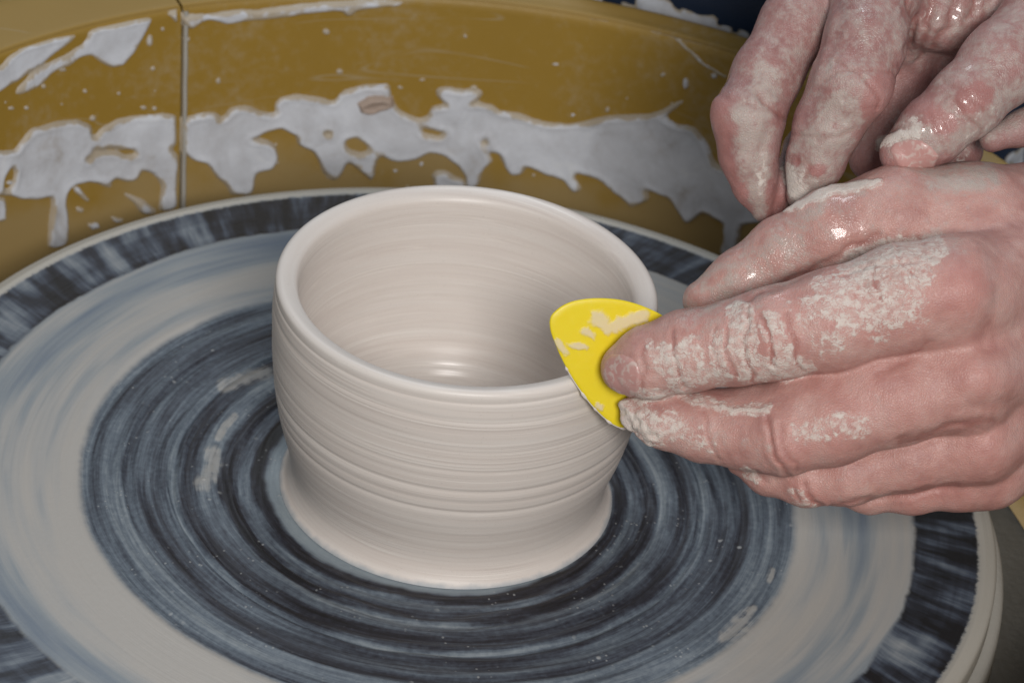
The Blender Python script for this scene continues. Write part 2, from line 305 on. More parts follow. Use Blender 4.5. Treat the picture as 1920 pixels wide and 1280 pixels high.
def mat_skin(name, wetness, tone=(1, 1, 1)):
    s = NT(name); clay, film, red, cre, wet = (s.attr(k) for k in ('clay', 'film', 'red', 'crease', 'wet'))
    n1 = s.noise(s.obj, 0.10, 4, 0.6); n2 = s.noise(s.obj, 0.45, 4, 0.62); n3 = s.noise(s.obj, 2.4, 3, 0.6)
    skin = s.ramp(n1, [(0.33, (0.41, 0.205, 0.18)), (0.5, (0.50, 0.275, 0.24)), (0.66, (0.56, 0.35, 0.31))])
    if tone != (1, 1, 1): skin = s.vm('MULTIPLY', skin, tone)
    skin = s.mix(s.m_('MULTIPLY', s.step(0.45, 0.7, n2), 0.22), skin, (0.44, 0.25, 0.25))
    skin = s.mix(s.m_('MULTIPLY', red, 0.5), skin, (0.50, 0.215, 0.19))
    # thin dried film
    fn = s.m_('ADD', s.m_('MULTIPLY', n1, 0.55), s.m_('MULTIPLY', n2, 0.45))
    film = s.m_('MULTIPLY', s.step(0.15, 1.15, s.m_('MULTIPLY_ADD', s.m_('SUBTRACT', s.m_('ADD', s.m_('MULTIPLY', s.noise(s.obj, 0.22, 5, 0.65, 0.5), 0.7), s.m_('MULTIPLY', n2, 0.3)), 0.5), 2.6, film)), 0.86 if tone == (1, 1, 1) else 0.82)
    ff = s.m_('MULTIPLY', film, s.step(0.28, 0.66, s.m_('MULTIPLY_ADD', film, 0.16, fn)))
    filmcol = s.mix(n2, (0.39, 0.315, 0.285), (0.50, 0.45, 0.40))
    col = s.mix(ff, skin, filmcol)
    # cracked, flaking clay
    wv = s.vm('ADD', s.vm('ADD', s.obj, s.vm('SCALE', s.n_color(0.22), 6.0)), s.vm('SCALE', s.n_color(1.1), 1.5))
    e1 = s.voro(wv, 0.38, 'DISTANCE_TO_EDGE'); e2 = s.voro(wv, 0.75, 'DISTANCE_TO_EDGE')
    blot = s.m_('ADD', s.m_('MULTIPLY', s.noise(s.obj, 0.16, 5, 0.68, 0.4), 0.55), s.m_('MULTIPLY', s.noise(s.obj, 0.55, 4, 0.6, 0.3), 0.45))
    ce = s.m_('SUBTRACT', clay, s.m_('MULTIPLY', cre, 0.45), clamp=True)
    lev = s.m_('MULTIPLY_ADD', s.m_('SUBTRACT', ce, 0.33), 0.52, blot)
    wd = s.m_('MAXIMUM', s.m_('MULTIPLY_ADD', s.m_('SUBTRACT', 0.655, lev), 0.42, 0.0), 0.012)
    crk = s.m_('MINIMUM', s.step(wd, s.m_('ADD', wd, 0.07), e1), s.step(s.m_('MULTIPLY', wd, 0.8), s.m_('MULTIPLY_ADD', wd, 0.8, 0.10), s.m_('ADD', e2, s.m_('MULTIPLY', s.step(0.58, 0.66, s.m_('MULTIPLY_ADD', s.m_('SUBTRACT', s.noise(s.obj, 0.13, 2), 0.5), 0.5, lev)), 0.3))))
    heal = s.step(0.44, 0.60, s.noise(s.obj, 0.55, 3, 0.55, 0.4))          # some cracks are smeared shut again
    crk = s.m_('MAXIMUM', crk, s.m_('MULTIPLY', heal, s.step(0.50, 0.62, lev)))
    smear = s.noise(s.vm('MULTIPLY', s.obj, (0.5, 1.1, 0.7)), 0.62, 5, 0.68, 0.5)
    cov = s.m_('MULTIPLY', s.step(0.48, 0.60, lev), s.m_('MULTIPLY_ADD', crk, 0.82, 0.18))
    cov = s.m_('MULTIPLY', cov, s.m_('MULTIPLY_ADD', s.step(0.36, 0.62, smear), 0.72, 0.28))
    cov = s.m_('MULTIPLY', cov, s.step(0.05, 0.2, ce))
    cov = s.m_('MAXIMUM', cov, s.m_('MULTIPLY', s.step(0.97, 1.1, clay), s.m_('MULTIPLY_ADD', s.step(0.3, 0.55, smear), 0.3, 0.7)))
    # dust caught in the pores
    dust = s.m_('MULTIPLY', s.step(0.60, 0.70, n3), s.m_('MULTIPLY', s.step(0.50, 0.64, s.noise(s.obj, 0.07, 3)), 0.45))
    col = s.mix(dust, col, (0.56, 0.46, 0.40))
    col = s.mix(s.m_('MULTIPLY', cov, 0.88), col, s.mix(n2, (0.58, 0.51, 0.46), (0.74, 0.69, 0.63)))
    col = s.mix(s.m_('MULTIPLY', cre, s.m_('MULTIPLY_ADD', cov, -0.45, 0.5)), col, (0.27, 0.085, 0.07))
    pores = s.voro(s.obj, 1.3, 'DISTANCE_TO_EDGE')
    h = s.m_('ADD', s.m_('MULTIPLY', s.step(0.0, 0.3, pores), s.m_('MULTIPLY_ADD', n1, 0.34, 0.0)), s.m_('ADD', s.m_('MULTIPLY', n2, 0.30), s.m_('ADD', s.m_('MULTIPLY', cov, 0.24), s.m_('MULTIPLY', n3, 0.10))))
    wr = s.noise(s.vm('MULTIPLY', s.obj, (1.0, 0.35, 0.35)), 0.9, 3, 0.6, 0.6)
    h = s.m_('ADD', h, s.m_('MULTIPLY', wr, 0.30))
    nb = s.bump(h, 0.45, 0.8)
    wn = s.m_('MULTIPLY', wet, s.step(0.38, 0.62, s.noise(s.obj, 0.09, 3)))
    rough = s.m_('MULTIPLY_ADD', cov, 0.25, s.m_('MULTIPLY_ADD', n2, 0.16, 0.36))
    rough = s.m_('MULTIPLY_ADD', wn, -0.24, rough)
    return s.out(col, rough, nb, 0.42, Coat_Weight=s.m_('MULTIPLY', wn, wetness), Coat_Roughness=0.07,
                 Subsurface_Weight=s.m_('MULTIPLY_ADD', cov, -0.10, 0.14), Subsurface_Radius=(0.0030, 0.0011, 0.0007), Subsurface_Scale=0.7)
def _ncol(s, sc_):
    x = s.n('ShaderNodeTexNoise'); s.L(s.obj, x.inputs['Vector']); x.inputs['Scale'].default_value = sc_; x.inputs['Detail'].default_value = 2
    return x.outputs['Color']
NT.n_color = _ncol

# ------------------------------------------------------------------ the wheel
M_BAT, M_POT, M_PAN, M_SLIP = mat_bat(), mat_pot(), mat_pan(), mat_slip()
M_FLOOR = mat_simple('slip_covered_pan_floor', (0.09, 0.088, 0.08), (0.19, 0.185, 0.17), 0.05, 0.45, 0.5)
M_EDGE = mat_simple('pale_plastic_edge', (0.34, 0.33, 0.30), (0.44, 0.42, 0.38), 0.08, 0.5)
M_HEAD = mat_simple('worn_wheel_head', (0.13, 0.125, 0.115), (0.36, 0.35, 0.33), 0.06, 0.45)
M_DARK = mat_simple('dark_stained_table', (0.04, 0.035, 0.03), (0.11, 0.095, 0.08), 0.03, 0.6)
M_BLUE = mat_simple('dark_blue_plastic', (0.012, 0.022, 0.048), (0.025, 0.042, 0.08), 0.05, 0.4)

tbl = mesh_np('table_top', [(-700, -500, -62), (700, -500, -62), (700, 900, -62), (-700, 900, -62), (-700, -500, -90), (700, -500, -90), (700, 900, -90), (-700, 900, -90)],
              [(0, 1, 2, 3), (7, 6, 5, 4), (0, 4, 5, 1), (1, 5, 6, 2), (2, 6, 7, 3), (3, 7, 4, 0)], M_DARK, smooth=False)
tag(tbl, kind='structure')

def ripple(r):
    rng = np.random.RandomState(4); y = np.zeros_like(r)
    for k in range(9):
        y += rng.uniform(0.05, 0.16) * np.sin(r * rng.uniform(0.25, 1.3) + rng.uniform(0, 6))
    return y
rr = np.concatenate([np.linspace(2, 50, 12), np.linspace(50.5, 110, 150), np.linspace(111, 165.5, 90), [166.4, 167.4, 168.2, 168.8, 169.1, 169.1, 168.9]])
zz = np.concatenate([np.zeros(12 + 150 + 90), [-0.05, -0.2, -0.5, -1.0, -1.7, -7.0, -7.6]])
NT_ = 1100
th = np.linspace(0, 2 * math.pi, NT_, endpoint=False)
T, R = np.meshgrid(th, rr, indexing='ij'); Z = np.tile(zz, (NT_, 1))
zone = sstep(52, 56, R) * (1 - sstep(104, 108, R))
Pn = np.stack([np.cos(T) * 1.5, np.sin(T) * 1.5, R * 0.12], -1).reshape(-1, 3)
nz = fbm(Pn, 3).reshape(T.shape)
Z += zone * (ripple(R + 2.5 * nz) + 0.25 * nz)
Z += 0.55 * sstep(107, 111, R + 1.5 * nz) * (1 - sstep(143, 146, R + nz)) + 0.5 * sstep(163, 165, R) * (R < 166)
Xb = np.stack([R * np.cos(T), R * np.sin(T), Z], -1).reshape(-1, 3)
Q = project(Xb)
slip = np.zeros(len(Xb))
for poly, rad in (([(398, 850), (402, 870), (392, 895), (380, 905)], 13), ([(420, 722), (460, 708), (500, 700)], 11), ([(410, 820), (420, 800), (440, 780)], 6),
                  ([(1385, 1165), (1400, 1160), (1372, 1185)], 14), ([(1360, 1195), (1395, 1180)], 12), ([(1400, 1150), (1412, 1140)], 7),
                  ([(1446, 1070), (1443, 1085)], 6)):
    slip = np.maximum(slip, 1.1 - seg_dist(Q, poly) / (1.7 * rad))
slip = np.clip(slip, 0, 1)
Xb[:, 2] += 0.3 * sstep(0.2, 1.0, slip + 0.3 * fbm(Xb * 0.25, 8))
wheel = empty('pottery_wheel', (0, 0, -0.036))
tag(wheel, 'round pottery wheel with pale slip bands and dark blue rings under the pot', 'pottery wheel')
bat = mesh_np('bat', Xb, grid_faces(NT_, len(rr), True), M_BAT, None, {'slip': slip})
bat.parent = wheel; bat.matrix_parent_inverse = Matrix.Translation((0, 0, 0.036))
hd = lathe('wheel_head', [(100, -7.9), (170.2, -7.9), (171.6, -8.4), (172.4, -9.6), (172.6, -12), (172.6, -20), (171.8, -21.5), (169, -22), (60, -22), (30, -30), (30, -61)], 400, M_EDGE)
hd.parent = wheel; hd.matrix_parent_inverse = Matrix.Translation((0, 0, 0.036))

# ------------------------------------------------------------------ the pot
OUTER = [(50.2, 0.15), (49.7, 0.7), (49.0, 1.4), (48.2, 2.8), (47.5, 5.0), (47.3, 7.6), (47.8, 11.5), (49.0, 16), (50.8, 22), (52.8, 30), (54.3, 39), (55.2, 48), (55.7, 56), (55.9, 61), (55.9, 65), (55.75, 67.2), (55.45, 67.8), (55.6, 68.6), (55.6, 69.9), (55.25, 70.8), (54.5, 71.35), (53.4, 71.4), (51.6, 70.9), (50.2, 70.2), (49.4, 69.3), (49.0, 68.0), (48.9, 66.0), (48.8, 61), (48.4, 53), (47.4, 44), (45.6, 33), (43.0, 22.5), (38.5, 15.0), (32, 10.6), (24, 7.6), (16, 5.9), (8, 4.9), (0.3, 4.6)]
prof = dense(OUTER, 0.55)
def potfn(T, R, Z):
    out = sstep(3, 8, Z)
    hz = Z + 0.9 * np.cos(T)
    g = 0.04 * np.sin(hz * 0.55 + 1) + 0.018 * np.sin(hz * 1.9) + 0.02 * np.sin(hz * 3.7 + 2)
    wob = 0.25 * np.sin(T * 2 + 0.6) * sstep(0, 60, Z)
    groove = np.zeros_like(R)
    for z0, d, wd in ((37.5, 0.35, 0.8), (33.5, 0.22, 0.6), (29.5, 0.3, 0.7), (62.5, 0.25, 0.7), (45, 0.12, 0.6)):
        groove -= d * np.exp(-((hz - z0) / wd) ** 2) * (R > 49.5)
    floor = (R < 43.5) & (Z < 23.5)
    Z = Z * np.where(Z > 20, 1.0 + 0.022 * np.clip((Z - 20) / 50, 0, 1), 1.0)
    R2 = R + np.where(floor, 0, out * g + wob + groove)
    Z2 = Z + np.where(floor, 0.16 * np.sin(R * 2.3), 0) + 0.25 * np.sin(T + 2.4) * sstep(60, 70, Z)
    return R2, Z2
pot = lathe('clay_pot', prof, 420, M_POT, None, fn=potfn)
pot.location = (0.0022, 0.0002, 0.0)
tag(pot, 'wet pale clay pot with a thick rounded rim at the centre of the wheel', 'pot')

# ------------------------------------------------------------------ the splash pan
RW = 212.5
def wall_r(z): return RW - 0.10 * (47 - z)
pan = empty('splash_pan', (0, 0, -0.06))
tag(pan, 'mustard yellow splash pan around the wheel, spattered with grey slip', 'splash pan')
def under(o, p=pan):
    o.parent = p; o.matrix_parent_inverse = Matrix.Translation(p.location).inverted(); return o
# seam position from the photograph
d = ray(335, 300); A_ = d[0] ** 2 + d[1] ** 2; B_ = 2 * (POS[0] * d[0] + POS[1] * d[1]); C_ = POS[0] ** 2 + POS[1] ** 2 - 208.5 ** 2
t_ = (-B_ + math.sqrt(B_ * B_ - 4 * A_ * C_)) / (2 * A_); xs = POS + t_ * d; TS = math.atan2(xs[1], xs[0])
wprof = [(wall_r(-36) - 7, -37.6), (wall_r(-33) - 3, -36), (wall_r(-30) - 0.6, -32)] + [(wall_r(z), z) for z in range(-28, 45, 6)] + [(wall_r(45), 45), (wall_r(46.4) + 0.3, 46.6), (RW + 1.2, 47.6), (RW + 2.8, 48.2), (RW + 22, 49.5), (RW + 27, 49.2), (RW + 29.5, 47.5), (RW + 30, 44), (RW + 29, 41), (RW + 27, 42), (RW + 26, 45.5), (RW + 4, 45), (RW + 2.5, 42)] + [(wall_r(z) + 2.8, z) for z in range(38, -34, -8)] + [(wall_r(-36) - 4, -41.5)]
gap = 0.0022
for a0 in (TS, TS + math.pi):
    def flange(T_, R_, Z_):
        wd_ = 0.25 + 0.75 * sstep(math.radians(80), math.radians(118), np.mod(T_, 2 * math.pi)) * (1 - sstep(math.radians(210), math.radians(300), np.mod(T_, 2 * math.pi)))
        return np.where(R_ > RW + 4.5, RW + 4.5 + (R_ - RW - 4.5) * wd_, R_), Z_
    under(lathe('pan_wall', dense(wprof, 3), 420, M_PAN, None, a0 + gap, a0 + math.pi - gap, fn=flange))
under(lathe('pan_floor', [(45, -38), (120, -38), (wall_r(-36) - 6.4, -38), (wall_r(-36) - 6.4, -61), (45, -61), (45, -38)], 240, M_FLOOR))
# pale worn flange where the two halves meet
zt = np.linspace(-36, 47, 40)
for sgn, wd, mt, out_ in ((1, 1.5, M_EDGE, 0.7),):
    V = []
    for z in zt:
        for (da, dr) in ((0.0, 1.5), (0.0, -out_), (wd * 0.5, -out_ - 0.4), (wd, -out_ * 0.4), (wd, 1.5)):
            a = TS - (gap + (da + 0.15) / RW) * sgn; R_ = wall_r(z) + dr + 0.15 * math.sin(z * 0.4)
            V.append((R_ * math.cos(a), R_ * math.sin(a), z))
    under(mesh_np('seam_lip', V, grid_faces(len(zt), 5), mt))
under(lathe('seam_backing', [(wall_r(-36) + 3.2, -36), (wall_r(46) + 3.2, 44), (wall_r(46) + 5, 44), (wall_r(-36) + 5, -36), (wall_r(-36) + 3.2, -36)], 8, M_DARK, None, TS - 0.03, TS + 0.03))

# slip splashed on the wall: outlines in photo pixels, laid on the curved wall with real thickness
Z3 = lambda L: [(x / 2.56, y / 2.56) for x, y in L]
Z4 = lambda L: [(600 + x / 2.4, y / 2.4) for x, y in L]
band_l = Z3([(-160, 640), (-60, 700), (0, 725), (70, 725), (90, 690), (130, 640), (160, 610), (250, 590), (370, 572), (430, 595), (450, 615), (428, 645), (455, 660), (480, 620), (560, 580), (650, 562), (720, 555), (780, 545), (846, 552), (852, 760), (846, 990), (770, 1010), (766, 960), (770, 880), (730, 830), (680, 815), (660, 862), (610, 872), (560, 850), (520, 885), (430, 872), (350, 890), (325, 910), (318, 960), (325, 1130), (322, 1200), (225, 1215), (232, 1090), (247, 935), (180, 955), (100, 960), (20, 940), (-60, 930), (-160, 960)])
holes_l = [Z3(h) for h in ([(440, 710), (480, 722), (520, 705), (600, 712), (655, 708), (662, 738), (600, 748), (560, 728), (520, 732), (470, 735), (440, 732)], [(410, 752), (430, 760), (420, 775), (408, 770)], [(815, 705), (850, 700), (846, 740), (825, 730)], [(20, 850), (60, 800), (75, 820), (50, 900), (20, 915)])]
band_r = Z3([(872, 585), (890, 560), (920, 552), (960, 538), (1040, 545), (1050, 572), (1080, 560), (1090, 530), (1140, 505), (1190, 505), (1230, 530), (1290, 545), (1335, 540), (1315, 505), (1350, 470), (1420, 456), (1500, 462), (1560, 472), (1600, 494), (1620, 470), (1660, 430), (1750, 410)]) + \
    Z4([(100, 400), (170, 385), (310, 382), (320, 440), (350, 500), (440, 530), (486, 520), (500, 480), (580, 472), (565, 455), (528, 435), (520, 400), (560, 388), (640, 402), (700, 400), (735, 410), (720, 440), (670, 465), (780, 470), (810, 500), (900, 515), (1000, 545), (1100, 562), (1200, 545), (1300, 520), (1400, 512), (1480, 515), (1520, 500), (1650, 440), (1662, 455), (1540, 525), (1600, 555), (1680, 575), (1740, 630), (1762, 690), (1790, 740), (1880, 780), (1990, 800), (2000, 1000), (1900, 1010), (1885, 1130), (1800, 1160), (1822, 1000), (1720, 960), (1650, 1012), (1620, 960), (1560, 890), (1460, 850), (1488, 900), (1425, 918), (1395, 940), (1350, 890), (1300, 840), (1250, 805), (1150, 775), (1140, 800), (1192, 850), (1145, 870), (1090, 812), (1000, 772), (920, 752), (910, 790), (862, 786), (820, 720), (770, 742), (742, 760), (712, 845), (650, 848), (652, 790), (620, 742), (560, 702), (490, 690), (440, 716), (340, 725), (270, 700), (250, 740), (235, 830), (215, 800), (120, 720), (80, 800), (60, 815), (10, 812), (0, 760)]) + \
    Z3([(1600, 865), (1550, 850), (1538, 790), (1500, 722), (1430, 695), (1428, 650), (1350, 618), (1250, 640), (1200, 658), (1280, 670), (1320, 702), (1342, 760), (1310, 812), (1222, 830), (1216, 900), (1200, 935), (1100, 938), (1090, 900), (1030, 832), (1000, 782), (930, 768), (880, 735)])
holes_r = [Z4(h) for h in ([(440, 560), (480, 580), (570, 600), (540, 615), (490, 610), (450, 592)], [(722, 628), (752, 622), (757, 648), (728, 646)], [(110, 640), (160, 618), (222, 668), (190, 692), (130, 672)], [(752, 680), (800, 688), (822, 722), (770, 720)])] + [Z3([(1555, 628), (1590, 628), (1588, 645), (1560, 645)])]
drip_blob = Z4([(498, 790), (520, 772), (560, 768), (640, 802), (662, 846), (600, 856), (520, 846)])
streaks = [Z3([(500, 868), (600, 918), (700, 968), (762, 1012), (740, 1034), (680, 1020), (640, 970), (560, 920), (488, 890)]), Z3([(340, 890), (380, 900), (432, 960), (420, 972), (362, 922)]), Z3([(-40, 930), (20, 950), (32, 1050), (-40, 1070)]), Z3([(360, 990), (395, 1005), (390, 1025), (362, 1015)]), Z3([(425, 1075), (470, 1072), (480, 1095), (440, 1108)]), Z3([(530, 1035), (590, 1050), (580, 1068), (540, 1060)])]
upper = Z3([(-120, 420), (-60, 330), (0, 320), (40, 270), (100, 212), (200, 186), (330, 156), (400, 140), (600, 97), (750, 70), (722, 110), (690, 180), (640, 260), (592, 310), (540, 326), (490, 302), (440, 265), (385, 278), (340, 312), (250, 352), (200, 410), (120, 452), (60, 470), (90, 420), (60, 400), (0, 440), (-60, 470), (-120, 470)])
upper_hole = [Z3([(60, 400), (200, 300), (320, 215), (410, 140), (425, 160), (400, 210), (300, 270), (180, 330), (90, 420)])]
line_l = Z3([(806, 68), (848, 62), (848, 110), (830, 95)])
line_r = Z3([(866, 66), (895, 76), (1000, 66), (1200, 50), (1400, 25), (1600, 6), (1792, -8), (2000, -12), (2200, -8), (2200, 8), (2000, 8), (1792, 34), (1700, 50), (1682, 76), (1652, 76), (1645, 50), (1400, 76), (1250, 90), (1100, 116), (1000, 96), (950, 115), (920, 140), (890, 132), (868, 104)])
smear_r = Z4([(1190, 55), (1250, 28), (1390, 45), (1400, 75), (1500, 102), (1650, 130), (1800, 150), (1870, 165), (1870, 188), (1700, 190), (1560, 160), (1430, 112), (1330, 92), (1230, 85)])
hair = Z4([(1596, 178), (1606, 176), (1650, 212), (1730, 280), (1840, 345), (1830, 350), (1715, 286), (1636, 216)])
def ell(cx, cy, a, b, n=12):
    return [(cx + a * math.cos(k * 2 * math.pi / n), cy + b * math.sin(k * 2 * math.pi / n)) for k in range(n)]
drops = [Z3(ell(*e)) for e in ((215, 415, 10, 12), (725, 196, 16, 28), (730, 335, 10, 10), (685, 520, 16, 12), (125, 520, 10, 9), (445, 570, 14, 14), (95, 190, 14, 9), (1565, 155, 16, 14), (405, 432, 8, 8), (565, 445, 7, 7), (745, 432, 6, 6), (300, 500, 5, 5))] + [Z4(ell(*e)) for e in ((1645, 380, 14, 28), (1292, 490, 10, 14), (1060, 290, 18, 7), (460, 355, 16, 6), (960, 790, 8, 8), (340, 770, 12, 7), (455, 740, 9, 9))]

th0, th1, z0, z1 = TS + math.radians(34), TS - math.radians(78), -30.0, 47.4
nu, nv = 950, 170
TT, ZZ = np.meshgrid(np.linspace(th0, th1, nu), np.linspace(z0, z1, nv), indexing='ij')
RRw = wall_r(ZZ); Xw = np.stack([RRw * np.cos(TT), RRw * np.sin(TT), ZZ], -1).reshape(-1, 3)
Nw = np.stack([-np.cos(TT), -np.sin(TT), np.zeros_like(TT)], -1).reshape(-1, 3)
Qw = project(Xw)
warp = np.stack([fbm(Xw * 0.16, 21), fbm(Xw * 0.16, 31)], -1) * 3.0 + np.stack([fbm(Xw * 0.5, 41, 2), fbm(Xw * 0.5, 51, 2)], -1) * 0.5
Qd = Qw + warp
DROPR = np.random.RandomState(12)
relief = fbm(Xw * np.array([0.06, 0.06, 0.08]), 61, 2)
GF = grid_faces(nu, nv)
def splash(polys, holes=(), thick=1.6, edge=7.0):
    lo = np.min([np.min(p, 0) for p in polys], 0) - 14; hi = np.max([np.max(p, 0) for p in polys], 0) + 14
    m = np.all((Qw > lo) & (Qw < hi), 1); sd = np.full(len(Qw), 50.0)
    if not m.any(): return None
    s_ = np.full(m.sum(), 50.0)
    for p in polys: s_ = np.minimum(s_, poly_sd(Qd[m], p))
    for h in holes: s_ = np.maximum(s_, -poly_sd(Qd[m], h))
    sd[m] = s_
    g_ = sd.reshape(nu, nv)
    for _ in range(3):                      # surface tension rounds every corner
        for ax in (0, 1):
            g_ = (np.roll(g_, 1, ax) + np.roll(g_, -1, ax) + g_ + 0.5 * np.roll(g_, 2, ax) + 0.5 * np.roll(g_, -2, ax)) / 4
    sd = np.where(sd < 45, g_.ravel(), sd) if len(polys[0]) > 14 or holes else sd
    t = np.clip(-sd / edge, -1, 1)
    hgt = np.where(t > 0, thick * np.sqrt(np.clip(1 - (1 - t) ** 2, 0, 1)) * (0.75 + 0.45 * relief + 0.16 * np.exp(-((-sd - 7) / 5) ** 2)), t * 1.2)
    keep = (t > -0.6)[GF].any(1)
    F = GF[keep]; idx = np.unique(F); mp = np.full(len(Xw), -1); mp[idx] = np.arange(len(idx))
    V = Xw[idx] + Nw[idx] * (np.clip(hgt, -0.7, 9)[idx])[:, None]
    return under(mesh_np('slip_splash', V, mp[F], M_SLIP, None, {'thick': np.clip(-sd / 16.0, 0, 1)[idx]}))
splash([band_l] + streaks[:1], holes_l, 1.5)
splash([band_r], holes_r, 1.7)
splash([upper], upper_hole, 1.3)
splash([drip_blob], (), 1.5)
for p_ in streaks[1:]: splash([p_], (), 0.9, 4)
splash([line_l], (), 1.2, 4); splash([line_r], (), 1.6, 5); splash([smear_r], (), 1.5, 6); splash([hair], (), 0.6, 3)
dl = bpy.data.objects
for p_ in drops: splash([p_], (), 1.0, 4)
for k in range(46):                         # fine spatter, denser near the band
    x_ = DROPR.uniform(0, 1380); y_ = DROPR.normal(235, 75) if k % 4 else DROPR.uniform(40, 330); r_ = DROPR.uniform(2.2, 5.5)
    splash([ell(x_, y_, r_ * DROPR.uniform(0.8, 1.5), r_, 9)], (), 0.6, 2.5)
# the dried curl of clay stuck in the band
c_ = [(668, 190), (690, 178), (715, 176), (735, 182), (740, 200), (722, 208), (700, 212), (676, 208)]
cl = splash([c_], (), 4.2, 9)
if cl: cl.name = 'clay_scrap'; cl.data.materials[0] = mat_simple('pinkish_clay_scrap', (0.36, 0.27, 0.22), (0.46, 0.37, 0.31), 0.15, 0.55, 0.6)

# dark blue bucket behind the pan's rim, with pale slip smeared over its side
_dd = ray(1345, 0); _t = (50 - POS[2]) / _dd[2]; _a = math.atan2(*(POS + _t * _dd)[[1, 0]]); BC = np.array([math.cos(_a), math.sin(_a)]) * (RW + 10 + 113)
bk = empty('water_bucket', (BC[0] * MM, BC[1] * MM, -0.062))
tag(bk, 'dark blue bucket smeared with white slip behind the rim of the splash pan', 'bucket')
bprof = [(2, -58), (88, -58), (92, -60), (95, -61.5), (98, -61), (100, -58), (101.5, -40), (104, 0), (107, 40), (110, 84), (112.5, 86), (115, 87), (115.5, 90), (113, 92), (109, 91), (107.5, 86), (101, 0), (98, -52), (90, -55), (2, -55)]
def lathe_at(name, prof, n, mat, parent, c):
    o = lathe(name, [(r_, z_ + 62) for r_, z_ in prof], n, mat); o.parent = parent; return o
lathe_at('bucket_body', dense(bprof, 4), 160, M_BLUE, bk, BC)
nb_u, nb_v = 300, 130
TB, ZB = np.meshgrid(np.linspace(math.radians(-150), math.radians(-30), nb_u), np.linspace(-58, 84, nb_v), indexing='ij')
RB = np.interp(ZB, [-58, -40, 0, 40, 84], [100, 101.5, 104, 107, 110])
XB = np.stack([RB * np.cos(TB), RB * np.sin(TB), ZB], -1).reshape(-1, 3)
fb_ = fbm(XB * np.array([0.02, 0.02, 0.045]), 14, 4) + 0.35 * fbm(XB * 0.15, 15, 3) - 0.26
hb = np.clip(fb_ * 2.2, -0.5, 0.9); GB = grid_faces(nb_u, nb_v); kb = (hb > -0.15)[GB].any(1)
FBk = GB[kb]; ib = np.unique(FBk); mb = np.full(len(XB), -1); mb[ib] = np.arange(len(ib))
NB = np.stack([np.cos(TB), np.sin(TB), 0 * TB], -1).reshape(-1, 3)
VB = XB[ib] + NB[ib] * hb[ib][:, None] + np.array([0, 0, 62.0])
so = mesh_np('slip_smear', VB, mb[FBk], M_SLIP, None, {'thick': np.clip(hb[ib] * 2, 0, 1)}); so.parent = bk

# ------------------------------------------------------------------ the yellow rib
rib_px = [(1030, 604), (1033, 592), (1042, 582), (1056, 572), (1076, 564), (1104, 559.5), (1134, 559), (1164, 562), (1192, 569), (1216, 578), (1240, 590), (1258, 606), (1266, 630), (1262, 664), (1248, 706), (1228, 748), (1208, 780), (1190, 798), (1176, 803), (1162, 801), (1146, 793), (1128, 778), (1108, 757), (1090, 734), (1074, 710), (1060, 686), (1048, 662), (1038, 638), (1032, 620)]
nrm = np.array([0.22, -0.92, 0.32]); nrm /= np.linalg.norm(nrm)
oz = np.linspace(3, 72.4, 120); op = [p for p in OUTER[4:] if p[0] > 46.9][:22]
orr = np.interp(oz, [p[1] * (1 + 0.022 * min(1, max(0, (p[1] - 20) / 50))) for p in op[:16]], [p[0] for p in op[:16]]) + 0.45
def rib_plane(c):
    out = []
    for (x, y) in rib_px:
        dd = ray(x, y); t = (c - POS @ nrm) / (dd @ nrm); out.append(POS + t * dd)
    return np.array(out)
ofs = 60.0
for c in np.arange(100, -20, -0.25):             # push the rib towards the pot until it touches
    X = rib_plane(c - 0.55); cX = X.mean(0); S = []
    for f in np.linspace(0.1, 1, 12):
        for e in (0, .5): S.append(cX + f * (X + (np.roll(X, -1, 0) - X) * e - cX))
    S = np.vstack(S); rz = np.where(S[:, 2] < 72.6, np.interp(S[:, 2], oz, orr), 0)
    if (np.hypot(S[:, 0] - 2.2, S[:, 1]) - rz).min() < 0.15: ofs = c; break
X = rib_plane(ofs)
E1_ = np.cross(nrm, [0, 0, 1.0]); E1_ /= np.linalg.norm(E1_); E2_ = np.cross(nrm, E1_)
cen = X.mean(0); P2 = np.stack([(X - cen) @ E1_, (X - cen) @ E2_], -1)
P2 = dense(np.vstack([P2, P2[:1]]), 0.8)[:-1]
rings = []; TH = 0.5
for fr, dzr in ((0.0, TH), (0.1, TH), (0.2, TH), (0.3, TH), (0.4, TH), (0.5, TH), (0.6, TH), (0.7, TH), (0.8, TH), (0.9, TH), (0.975, TH * 0.92), (0.995, TH * 0.6), (1.0, 0.0), (0.995, -TH * 0.6), (0.975, -TH * 0.92), (0.9, -TH), (0.5, -TH), (0.0, -TH)):
    q = P2 * fr if fr else P2 * 0.001
    rings.append(cen + q[:, :1] * E1_ + q[:, 1:] * E2_ + nrm * dzr)
V = np.stack(rings, 1).reshape(-1, 3)
rq = project(V); rs = np.zeros(len(V))
for pl_, r0_ in (([(1120, 596), (1132, 606)], 26), ([(1140, 618), (1168, 604), (1205, 592)], 22), ([(1098, 622), (1112, 630)], 14), ([(1045, 640), (1062, 662)], 12), ([(1120, 760), (1128, 764)], 10), ([(1072, 648), (1100, 650)], 10)):
    rs = np.maximum(rs, 1 - seg_dist(rq, pl_) / r0_)
rs = np.clip(rs, 0, 1)
rib = mesh_np('throwing_rib', V, grid_faces(len(P2), len(rings), True), mat_rib(), None, {'slip': rs})
tag(rib, 'bright yellow plastic throwing rib held against the outside of the pot', 'pottery tool')
RIBDZ = float(D0 - (cen - POS) @ FW)
_d = ray(1180, 690); _t = (ofs - POS @ nrm) / (_d @ nrm); RIB_TIP = float(D0 - (_t * _d) @ FW)
